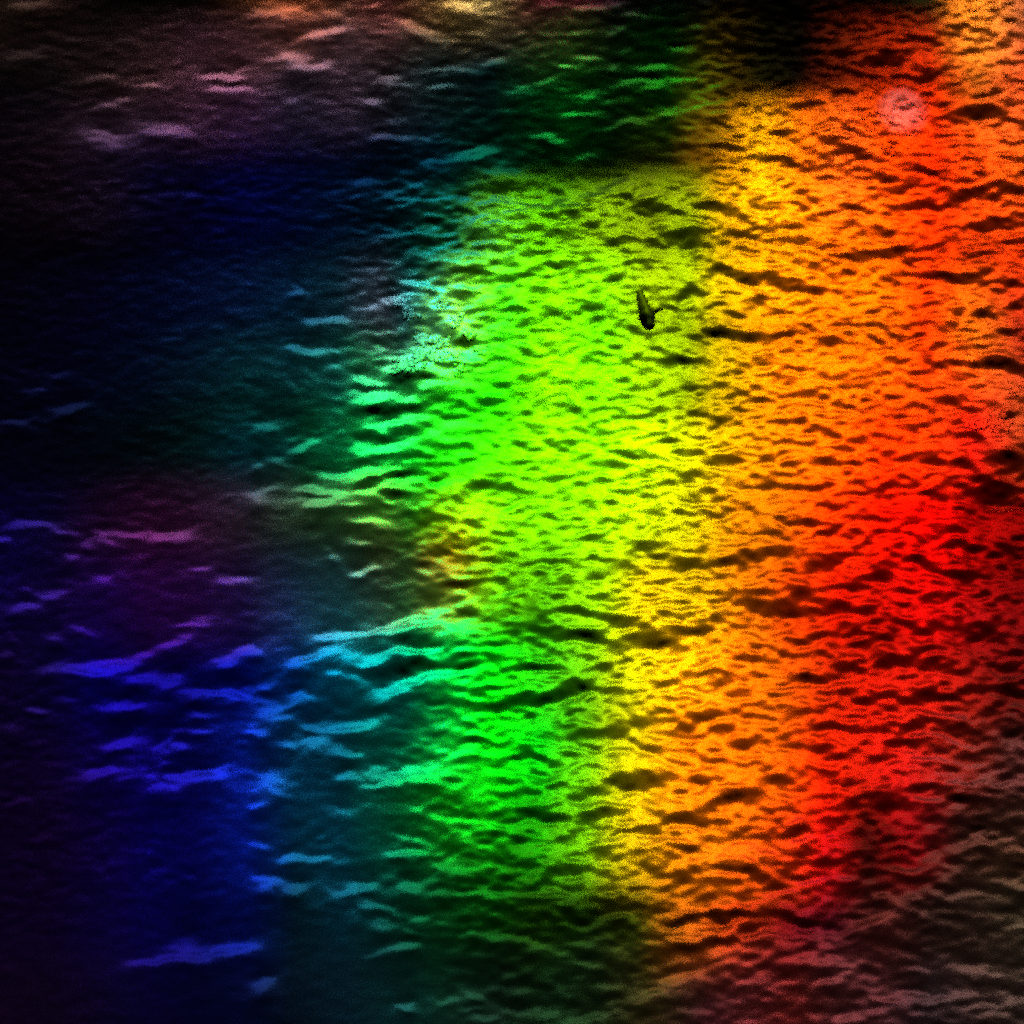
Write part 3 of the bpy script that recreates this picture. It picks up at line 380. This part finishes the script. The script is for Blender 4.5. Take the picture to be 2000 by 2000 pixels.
    (1919, 1622, 41, 13, 0, -1), (72, 1023, 124, 13, -3, 0.5, 0.15), (5, 1056, 21, 13, 0, 0.7), (204, 1049, 18, 23, 0, 0.6),
    (166, 1062, 21, 16, 0, 0.5), (246, 1048, 65, 10, 0, 0.4), (334, 1045, 60, 16, 0, 0.9), (135, 1093, 18, 13, 0, 0.5), (202, 1132, 34, 13, 0, 0.5),
    (391, 1114, 34, 13, 3, 0.5), (453, 1129, 52, 14, -3, 0.6), (47, 1188, 52, 14, 15, 0.8), (98, 1158, 47, 16, 5, 0.5), (52, 1150, 31, 10, -5, 0.4),
    (101, 1241, 21, 16, 0, 0.5), (26, 1242, 18, 13, 0, 0.4), (166, 1230, 47, 12, -10, 0.4), (16, 1280, 21, 13, 0, 0.4), (98, 1308, 28, 13, 3, 0.6),
    (189, 1304, 104, 21, 0, 1), (261, 1286, 72, 18, 20, 1), (344, 1251, 57, 18, 25, 0.7), (380, 1207, 65, 10, 10, 0.4), (261, 1329, 44, 16, 10, 0.8),
    (292, 1323, 52, 21, -10, 0.6), (336, 1330, 34, 21, 40, 1), (311, 1362, 65, 39, 50, 0.3), (248, 1380, 70, 16, 0, 1), (373, 1357, 34, 16, 30, 0.9),
    (414, 1355, 28, 16, 0, 0.8), (461, 1356, 52, 18, 0, 1), (388, 1395, 34, 13, 5, 0.5), (453, 1282, 52, 18, 25, 1), (492, 1264, 26, 16, 15, 1.2),
    (274, 1435, 23, 21, 50, 1), (248, 1450, 60, 16, 12, 0.9), (225, 1466, 39, 10, 20, 0.6), (316, 1461, 23, 52, 65, 0.9),
    (261, 1479, 23, 31, 80, 0.6), (357, 1458, 28, 16, 20, 0.9), (311, 1494, 18, 21, 0, 1), (129, 1366, 21, 10, 15, 0.3), (72, 1386, 39, 10, 3, 0.3),
    (31, 1417, 31, 16, 40, 0.3), (396, 1427, 31, 16, 0, 0.4), (349, 1424, 52, 13, 0, 0.3), (702, 1118, 31, 16, 20, 1.1), (723, 1109, 34, 13, 12, 0.9),
    (653, 1088, 31, 16, -25, 0.8), (704, 1065, 39, 13, -8, 0.8), (720, 1023, 72, 13, -6, 0.8), (645, 1237, 52, 12, 5, 1), (681, 1230, 31, 13, 5, 1.1),
    (746, 1228, 57, 13, 5, 1.2), (792, 1217, 57, 18, 8, 1.2), (823, 1217, 28, 18, 0, 1), (888, 1216, 104, 13, 0, 1), (849, 1192, 57, 18, 15, 1.1),
    (609, 1280, 83, 18, 22, 1.1), (679, 1272, 23, 34, -75, 0.8), (712, 1280, 23, 16, 0, 0.7), (723, 1298, 52, 10, 3, 0.9),
    (759, 1277, 72, 16, 12, 0.9), (844, 1276, 44, 16, 5, 1.2), (798, 1274, 39, 16, 0, 0.9), (785, 1339, 104, 23, 20, 1.4),
    (875, 1318, 104, 21, 5, 1.2), (914, 1308, 65, 12, 0, 1), (624, 1419, 60, 16, 0, 1.1), (681, 1421, 65, 12, 3, 0.9), (723, 1414, 47, 16, 8, 1.1),
    (622, 1455, 44, 18, 20, 1.2), (557, 1458, 26, 16, 0, 0.9), (686, 1474, 31, 12, 5, 0.9), (660, 1466, 39, 16, 20, 0.6), (521, 1391, 41, 36, 0, 1),
    (557, 1401, 36, 12, 15, 0.7), (575, 1362, 39, 16, 15, 0.8), (604, 1370, 23, 10, 10, 0.8), (521, 1333, 36, 18, 0, 0.8),
    (508, 1431, 36, 13, 3, 0.8), (655, 1311, 23, 16, 0, 0.6), (699, 1330, 34, 13, -10, 0.6), (847, 1378, 34, 10, 0, 0.6), (844, 1448, 31, 16, 0, 0.6),
    (901, 1409, 44, 16, 10, 1), (888, 1474, 65, 18, 22, 1), (961, 1466, 57, 21, 5, 1.1), (774, 1440, 60, 26, 10, -0.5), (803, 1300, 111, 21, 5, -1.2),
    (764, 1318, 57, 34, 35, -1), (904, 1292, 91, 12, 3, -1.2), (811, 1248, 78, 23, 5, -1), (842, 1342, 41, 13, 5, -0.9), (836, 1362, 116, 13, 6, -1),
    (976, 1373, 78, 13, 5, -1.3), (953, 1440, 91, 12, 5, -1.1), (930, 1474, 31, 31, 60, -0.9), (953, 1349, 78, 10, 3, -0.9),
    (904, 1135, 85, 12, 0, -1.1), (834, 1155, 39, 23, 0, -1), (774, 1168, 60, 16, 0, -0.9), (919, 1194, 78, 23, -20, -0.8),
    (888, 1166, 52, 12, 5, -0.8), (870, 1070, 39, 13, -15, -0.9), (831, 1016, 52, 16, 0, -0.9), (790, 1111, 65, 16, 8, -0.8),
    (922, 1323, 34, 10, 0, -0.8), (192, 1512, 47, 21, 10, 0.9), (228, 1515, 78, 13, 0, 0.5), (300, 1518, 26, 16, 0, 0.9), (393, 1518, 88, 18, 8, 1.1),
    (305, 1543, 26, 21, 0, 1), (342, 1546, 26, 13, 0, 0.9), (331, 1875, 67, 13, 3, 0.9), (450, 1854, 83, 23, 15, 1), (393, 1875, 78, 13, 3, 0.6),
    (285, 1880, 62, 10, 3, 0.7), (362, 1849, 52, 21, 10, 0.5), (47, 1562, 62, 10, 8, 0.25), (295, 1725, 10, 104, -85, 0.25),
    (207, 1673, 10, 104, -85, 0.2), (466, 144, 18, 16, 0, 1.2), (435, 150, 57, 10, 0, 0.8), (445, 176, 78, 13, -5, 0.6), (295, 166, 47, 13, 12, 0.5),
    (575, 114, 31, 41, -55, 0.9), (606, 132, 72, 16, 0, 0.6), (621, 67, 83, 16, 15, 0.6), (652, 61, 21, 16, 0, 0.7), (901, 10, 47, 26, -30, 1),
    (807, 52, 52, 21, -25, 0.7), (854, 78, 67, 16, -20, 0.4), (549, 21, 93, 36, 0, 0.5), (647, 21, 41, 31, 0, 0.5), (197, 269, 72, 36, -30, 0.5),
    (217, 202, 62, 16, 20, 0.4), (197, 153, 72, 10, -5, 0.3), (880, 135, 83, 10, 5, 0.5), (968, 122, 41, 10, 8, 0.7), (766, 160, 26, 21, 0, 0.6),
    (859, 171, 47, 10, 3, 0.4), (732, 202, 21, 16, -20, 0.5), (575, 199, 31, 21, 0, 0.4), (771, 238, 21, 21, 0, 0.6), (833, 268, 21, 11, 0, 0.9),
    (766, 268, 67, 11, 0, 0.7), (911, 305, 52, 16, 12, 0.8), (839, 318, 31, 13, 15, 0.6), (952, 287, 31, 16, 10, 1), (807, 357, 47, 13, 5, 0.7),
    (714, 357, 47, 16, 0, 0.4), (776, 383, 36, 13, 0, 0.5), (895, 386, 57, 13, 0, 0.9), (973, 391, 41, 16, 0, 0.9), (983, 311, 41, 16, 10, 0.8),
    (983, 336, 52, 16, -5, 0.7), (761, 455, 31, 21, -10, 0.5), (880, 497, 31, 47, -80, 0.8), (958, 502, 104, 16, 5, 1), (927, 435, 78, 16, 30, 0.9),
    (983, 430, 41, 21, 10, 0.9), (140, 797, 57, 16, 15, 0.8), (72, 763, 41, 10, 10, 0.5), (104, 735, 41, 10, 0, 0.3), (31, 823, 78, 13, 0, 0.4),
    (62, 8, 78, 21, 0, 0.5), (41, 109, 72, 16, 5, 0.3), (336, 254, 83, 21, 0, 0.4),
]
#ENDFEATURES


WX, WY = 0.009 * noise(0.09, 0.09, 21), 0.009 * noise(0.09, 0.09, 22)   # ragged edges
WX += 0.004 * noise(0.045, 0.045, 23)
WY += 0.004 * noise(0.045, 0.045, 24)
LEAN = np.zeros((NY, NX))           # lean of each ripple face: + to the far bank, - to the viewer


def ripple(px, py, ln, wd, ang, amp, bend=0.0, field=None):
    field = LEAN if field is None else field
    wd, ln = (wd * 1.35, ln * 1.1) if amp > 0 else (wd * 1.12, ln)
    if wd > ln and abs(ang) > 45:
        ln, wd = wd, ln
    c = at(px, py)
    k = np.linalg.norm(c - CAM) / DIST * MPP * 0.5
    R = max(ln, wd) * k * 2.2 / SINP
    i0, i1 = np.searchsorted(gx, (c[0] - R, c[0] + R))
    j0, j1 = np.searchsorted(gy, (c[1] - R, c[1] + R))
    dx = gx[None, i0:i1] - c[0] + WX[j0:j1, i0:i1]
    dy = (gy[j0:j1, None] - c[1]) * SINP + WY[j0:j1, i0:i1] * 0.7
    a = math.radians(ang)
    u = (dx * math.cos(a) + dy * math.sin(a)) / (ln * k)
    v = (-dx * math.sin(a) + dy * math.cos(a)) / (wd * k) + bend * ln / wd * u * u
    field[j0:j1, i0:i1] += amp * np.exp(-np.abs(u) ** 3) * np.exp(-np.abs(v) ** 2.5)


for f in FEATURES:
    ripple(*f)
# crests stand steeper where the light comes in low
STEEP = np.maximum(sstep(PXG, 960, 820), np.maximum(sstep(PYG, 420, 330) * sstep(PXG, 1440, 1330), np.maximum(0.75 * sstep(PYG, 1600, 1720), sstep(PXG * 0.75 + PYG, 2820, 2960))))
LEAN = LEAN_UP * np.tanh(1.5 * np.maximum(LEAN, 0)) * 0.85 * (0.3 + 0.7 * STEEP) - LEAN_DOWN * np.clip(-LEAN, 0, 1.35) ** 1.5 * (1 - 0.5 * sstep(PXG, 930, 820))
# broad swells that turn whole reaches away from the lamps
for sw in ((1170, 175, 430, 330, 8, -.16), (1440, 70, 330, 150, 0, -.16), (1080, 1870, 620, 250, 5, -.08), (690, 1095, 460, 130, 5, -.09),
           (1960, 1750, 300, 300, 0, -.05), (1560, 60, 200, 160, 0, -.10)):
    ripple(*sw, 0.0, LEAN)
# the height field whose faces lean as near to that as a continuous surface can
dyg, dxg = gy[1] - gy[0], gx[1] - gx[0]
pad = 150
Lp = np.pad(LEAN, pad)
ky = 2 * np.pi * np.fft.fftfreq(Lp.shape[0], dyg)[:, None]
kx = 2 * np.pi * np.fft.rfftfreq(Lp.shape[1], dxg)[None, :]
den = ky ** 2 + 0.35 * kx ** 2 + 2.5 ** 2
Hl = np.fft.irfft2(1j * ky * np.fft.rfft2(Lp) / den, Lp.shape)[pad:-pad, pad:-pad]
H += Hl

# fade the ripples out past the lit reach, then stretch the sheet to the far banks
ex = np.clip(np.minimum(gx - X0, X1 - gx) / 0.15, 0, 1)
ey = np.clip(np.minimum(gy - Y0, Y1 - gy) / 0.25, 0, 1)
H *= ex[None, :] * ey[:, None]
M = 22
st = np.geomspace(0.02, 300, M)
fx = np.concatenate([X0 - st[::-1], gx, X1 + st])
fy = np.concatenate([Y0 - st[::-1], gy, Y1 + st])
Hf = np.zeros((len(fy), len(fx)))
Hf[M:-M, M:-M] = H
nx, ny = len(fx), len(fy)
co = np.empty((ny, nx, 3), np.float32)
co[..., 0] = fx[None, :]
co[..., 1] = fy[:, None]
co[..., 2] = Hf
idx = np.arange(nx * ny, dtype=np.int32).reshape(ny, nx)
quads = np.stack([idx[:-1, :-1], idx[:-1, 1:], idx[1:, 1:], idx[1:, :-1]], -1).reshape(-1, 4)
me = bpy.data.meshes.new('water')
me.vertices.add(nx * ny)
me.vertices.foreach_set('co', co.ravel())
me.loops.add(quads.size)
me.loops.foreach_set('vertex_index', quads.ravel())
me.polygons.add(len(quads))
me.polygons.foreach_set('loop_start', np.arange(0, quads.size, 4, dtype=np.int32))
me.polygons.foreach_set('use_smooth', np.ones(len(quads), bool))
me.update(calc_edges=True)
water = bpy.data.objects.new('water', me)
COL.objects.link(water)
water['kind'] = 'structure'
water['label'] = 'dark rippled river water glinting with rainbow coloured light'

m = bpy.data.materials.new('river_water')
m.use_nodes = True
nt = m.node_tree
bs = nt.nodes['Principled BSDF']
bs.inputs['Base Color'].default_value = (0.09, 0.09, 0.09, 1)
bs.inputs['Roughness'].default_value = 0.42
bs.inputs['Anisotropic'].default_value = 0.75       # wind-combed micro ripples
tg = nt.nodes.new('ShaderNodeCombineXYZ')
tg.inputs[0].default_value = 1
nt.links.new(tg.outputs[0], bs.inputs['Tangent'])
bs.inputs['IOR'].default_value = 1.33
tc = nt.nodes.new('ShaderNodeTexCoord')
nz = nt.nodes.new('ShaderNodeTexNoise')
nz.inputs['Scale'].default_value = 170
nz.inputs['Detail'].default_value = 3
bp = nt.nodes.new('ShaderNodeBump')
bp.inputs['Strength'].default_value = 0.3
bp.inputs['Distance'].default_value = 0.002
nt.links.new(tc.outputs['Object'], nz.inputs['Vector'])
nt.links.new(nz.outputs[0], bp.inputs['Height'])
nt.links.new(bp.outputs[0], bs.inputs['Normal'])
me.materials.append(m)


# ------------------------------------------------------------------ things in the water
def water_z(x, y):
    u = np.clip((x - gx[0]) / (gx[1] - gx[0]), 0, NX - 2)
    v = np.clip((y - gy[0]) / (gy[1] - gy[0]), 0, NY - 2)
    i, j = int(u), int(v)
    u, v = u - i, v - j
    return float((H[j, i] * (1 - u) + H[j, i + 1] * u) * (1 - v) + (H[j + 1, i] * (1 - u) + H[j + 1, i + 1] * u) * v)


def material(name, rgb, rough, spec=0.5, bump=0.0, scale=40.0, var=0.4):
    m = bpy.data.materials.new(name)
    m.use_nodes = True
    nt = m.node_tree
    b = nt.nodes['Principled BSDF']
    b.inputs['Roughness'].default_value = rough
    b.inputs['Specular IOR Level'].default_value = spec
    tc = nt.nodes.new('ShaderNodeTexCoord')
    n = nt.nodes.new('ShaderNodeTexNoise')
    n.inputs['Scale'].default_value = scale
    n.inputs['Detail'].default_value = 6
    nt.links.new(tc.outputs['Object'], n.inputs['Vector'])
    r = nt.nodes.new('ShaderNodeValToRGB')
    r.color_ramp.elements[0].position = 0.3
    r.color_ramp.elements[1].position = 0.7
    r.color_ramp.elements[0].color = [c * (1 - var) for c in rgb] + [1]
    r.color_ramp.elements[1].color = [c * (1 + var) for c in rgb] + [1]
    nt.links.new(n.outputs[0], r.inputs[0])
    nt.links.new(r.outputs[0], b.inputs['Base Color'])
    if bump:
        q = nt.nodes.new('ShaderNodeBump')
        q.inputs['Strength'].default_value = bump
        q.inputs['Distance'].default_value = 0.002
        nt.links.new(n.outputs[0], q.inputs['Height'])
        nt.links.new(q.outputs[0], b.inputs['Normal'])
    return m


WOOD = material('wet_dark_wood', (0.022, 0.017, 0.013), 0.6, 0.15, 0.3, 60)
FOAM = material('pale_foam', (0.55, 0.55, 0.53), 0.5, 0.3, 0.2, 120, 0.25)


def mesh_object(name, verts, faces, mat, parent=None, smooth=True):
    me = bpy.data.meshes.new(name)
    me.from_pydata([tuple(map(float, v)) for v in verts], [], faces)
    me.materials.append(mat)
    me.polygons.foreach_set('use_smooth', [smooth] * len(me.polygons))
    me.update()
    o = bpy.data.objects.new(name, me)
    COL.objects.link(o)
    o.parent = parent
    return o


def tag(o, label, cat, group=None):
    o['label'] = label
    o['category'] = cat
    if group:
        o['group'] = group


def thing(name, px, py, label, cat, group=None):
    o = bpy.data.objects.new(name, None)
    COL.objects.link(o)
    p = at(px, py)
    o.location = (p[0], p[1], water_z(p[0], p[1]))
    o.empty_display_size = 0.05
    tag(o, label, cat, group)
    return o


def tube(points, radii, rnd, n=10):
    """Knobbly tapered tube through points (world)."""
    P = np.array(points, float)
    # resample smoothly
    t = np.linspace(0, len(P) - 1, 6 * (len(P) - 1) + 1)
    Q = np.stack([np.interp(t, range(len(P)), P[:, k]) for k in range(3)], 1)
    R = np.interp(t, range(len(P)), radii)
    for _ in range(3):
        Q[1:-1] = (Q[:-2] + 2 * Q[1:-1] + Q[2:]) / 4
    vs, fs = [], []
    for k in range(len(Q)):
        d = Q[min(k + 1, len(Q) - 1)] - Q[max(k - 1, 0)]
        d /= np.linalg.norm(d)
        a = np.cross(d, [0, 0, 1.0])
        a /= np.linalg.norm(a)
        b = np.cross(a, d)
        for i in range(n):
            w = 2 * math.pi * i / n
            r = R[k] * (1 + 0.16 * rnd.uniform(-1, 1))
            vs.append(Q[k] + r * (a * math.cos(w) + b * math.sin(w)))
    for k in range(len(Q) - 1):
        for i in range(n):
            fs.append((k * n + i, k * n + (i + 1) % n, (k + 1) * n + (i + 1) % n, (k + 1) * n + i))
    fs.append(tuple(range(n))[::-1])
    fs.append(tuple(range((len(Q) - 1) * n, len(Q) * n)))
    return vs, fs


def path(parent, pts):
    """Photo points (px, py, height above the water in m) -> points local to parent."""
    out = []
    for px, py, z in pts:
        p = at(px, py)
        out.append(np.array([p[0], p[1], water_z(p[0], p[1]) + z]) - np.array(parent.location))
    return out


# dark forked stick standing out of the yellow-green water
rnd = random.Random(3)
t = thing('forked_stick', 1262, 600, 'stubby black forked stick jutting from the lime green water', 'stick')
v, f = tube(path(t, [(1249, 566, -.016), (1254, 586, -.008), (1260, 606, .002), (1264, 620, .004), (1271, 640, -.010)]), [.020, .022, .026, .030, .020], rnd)
mesh_object('stem', v, f, WOOD, t)
v, f = tube(path(t, [(1260, 616, .004), (1274, 609, -.004), (1286, 601, -.007), (1296, 600, -.014)]), [.020, .016, .015, .014], rnd)
mesh_object('branch', v, f, WOOD, t)


# foam: clots of bubbles
def foam(t, spots, seed):
    r = random.Random(seed)
    base = np.array(t.location)
    ico_v, ico_f = [], []
    ph = (1 + 5 ** .5) / 2
    for a, b in ((-1, ph), (1, ph), (-1, -ph), (1, -ph)):
        ico_v += [(a, b, 0)]
    for a, b in ((-1, ph), (1, ph), (-1, -ph), (1, -ph)):
        ico_v += [(0, a, b)]
    for a, b in ((ph, -1), (ph, 1), (-ph, -1), (-ph, 1)):
        ico_v += [(a, 0, b)]
    ico_v = np.array(ico_v) / math.sqrt(1 + ph * ph)
    ico_f = [(0, 11, 5), (0, 5, 1), (0, 1, 7), (0, 7, 10), (0, 10, 11), (1, 5, 9), (5, 11, 4), (11, 10, 2), (10, 7, 6), (7, 1, 8),
             (3, 9, 4), (3, 4, 2), (3, 2, 6), (3, 6, 8), (3, 8, 9), (4, 9, 5), (2, 4, 11), (6, 2, 10), (8, 6, 7), (9, 8, 1)]
    vs, fs = [], []
    for px, py, w, n in spots:
        for _ in range(n):
            p = at(px + r.gauss(0, w), py + r.gauss(0, w * .8))
            rad = r.uniform(.006, .016)
            k = len(vs)
            for q in ico_v:                          # the film follows the ripples it lies on
                x, y = p[0] + q[0] * rad, p[1] + q[1] * rad * 1.3
                vs.append(np.array([x, y, water_z(x, y) + .0012 + q[2] * .0012]) - base)
            fs += [tuple(k + i for i in q) for q in ico_f]
    return vs, fs


t = thing('foam_clot', 1760, 215, 'small pale pink ring of foam around a dark gap in orange water', 'foam')
ring = [(1766 + 34 * math.cos(a), 218 - 34 * math.sin(a), 5, int(26 * w)) for a, w in
        [(math.radians(q), max(0.15, math.sin(math.radians(q * .8 + 10)))) for q in range(-20, 215, 12)]]
v, f = foam(t, ring + [(1717, 165, 9, 16), (1735, 200, 8, 24), (1728, 220, 7, 24), (1690, 225, 6, 10), (1703, 252, 6, 10), (1775, 262, 6, 10), (1735, 285, 9, 12)], 5)
mesh_object('bubbles', v, f, FOAM, t)['kind'] = 'stuff'

t = thing('foam_clot', 815, 690, 'pale whitish green streaks of foam where teal water turns green', 'foam')
v, f = foam(t, [(785, 718, 10, 40), (800, 712, 9, 30), (825, 660, 7, 30), (830, 690, 9, 40), (850, 695, 9, 30), (815, 690, 8, 20), (880, 690, 10, 26), (860, 665, 10, 16),
                (892, 622, 7, 16), (915, 648, 8, 16), (800, 615, 9, 18), (776, 590, 6, 8), (940, 690, 9, 12), (900, 720, 10, 8), (860, 590, 8, 10)], 6)
mesh_object('bubbles', v, f, FOAM, t)['kind'] = 'stuff'

for px, py, label, spots in (
        (1897, 16, 'round yellow speck of foam at the edge of dark red water', [(1897, 16, 6, 26)]),
        (1973, 143, 'tiny cream speck of foam on choppy orange water', [(1973, 143, 5, 14), (1968, 139, 4, 8)]),
        (1930, 828, 'wide pale salmon smear of foam above deep red water', [(1905, 835, 8, 14), (1925, 828, 9, 26), (1945, 826, 9, 24), (1965, 832, 8, 14)]),
        (1990, 757, 'pale peach blot of foam by black ripples in orange water', [(1992, 752, 8, 18), (1985, 762, 8, 12)])):
    t = thing('foam_clot', px, py, label, 'foam')
    v, f = foam(t, spots, px)
    mesh_object('bubbles', v, f, FOAM, t)['kind'] = 'stuff'
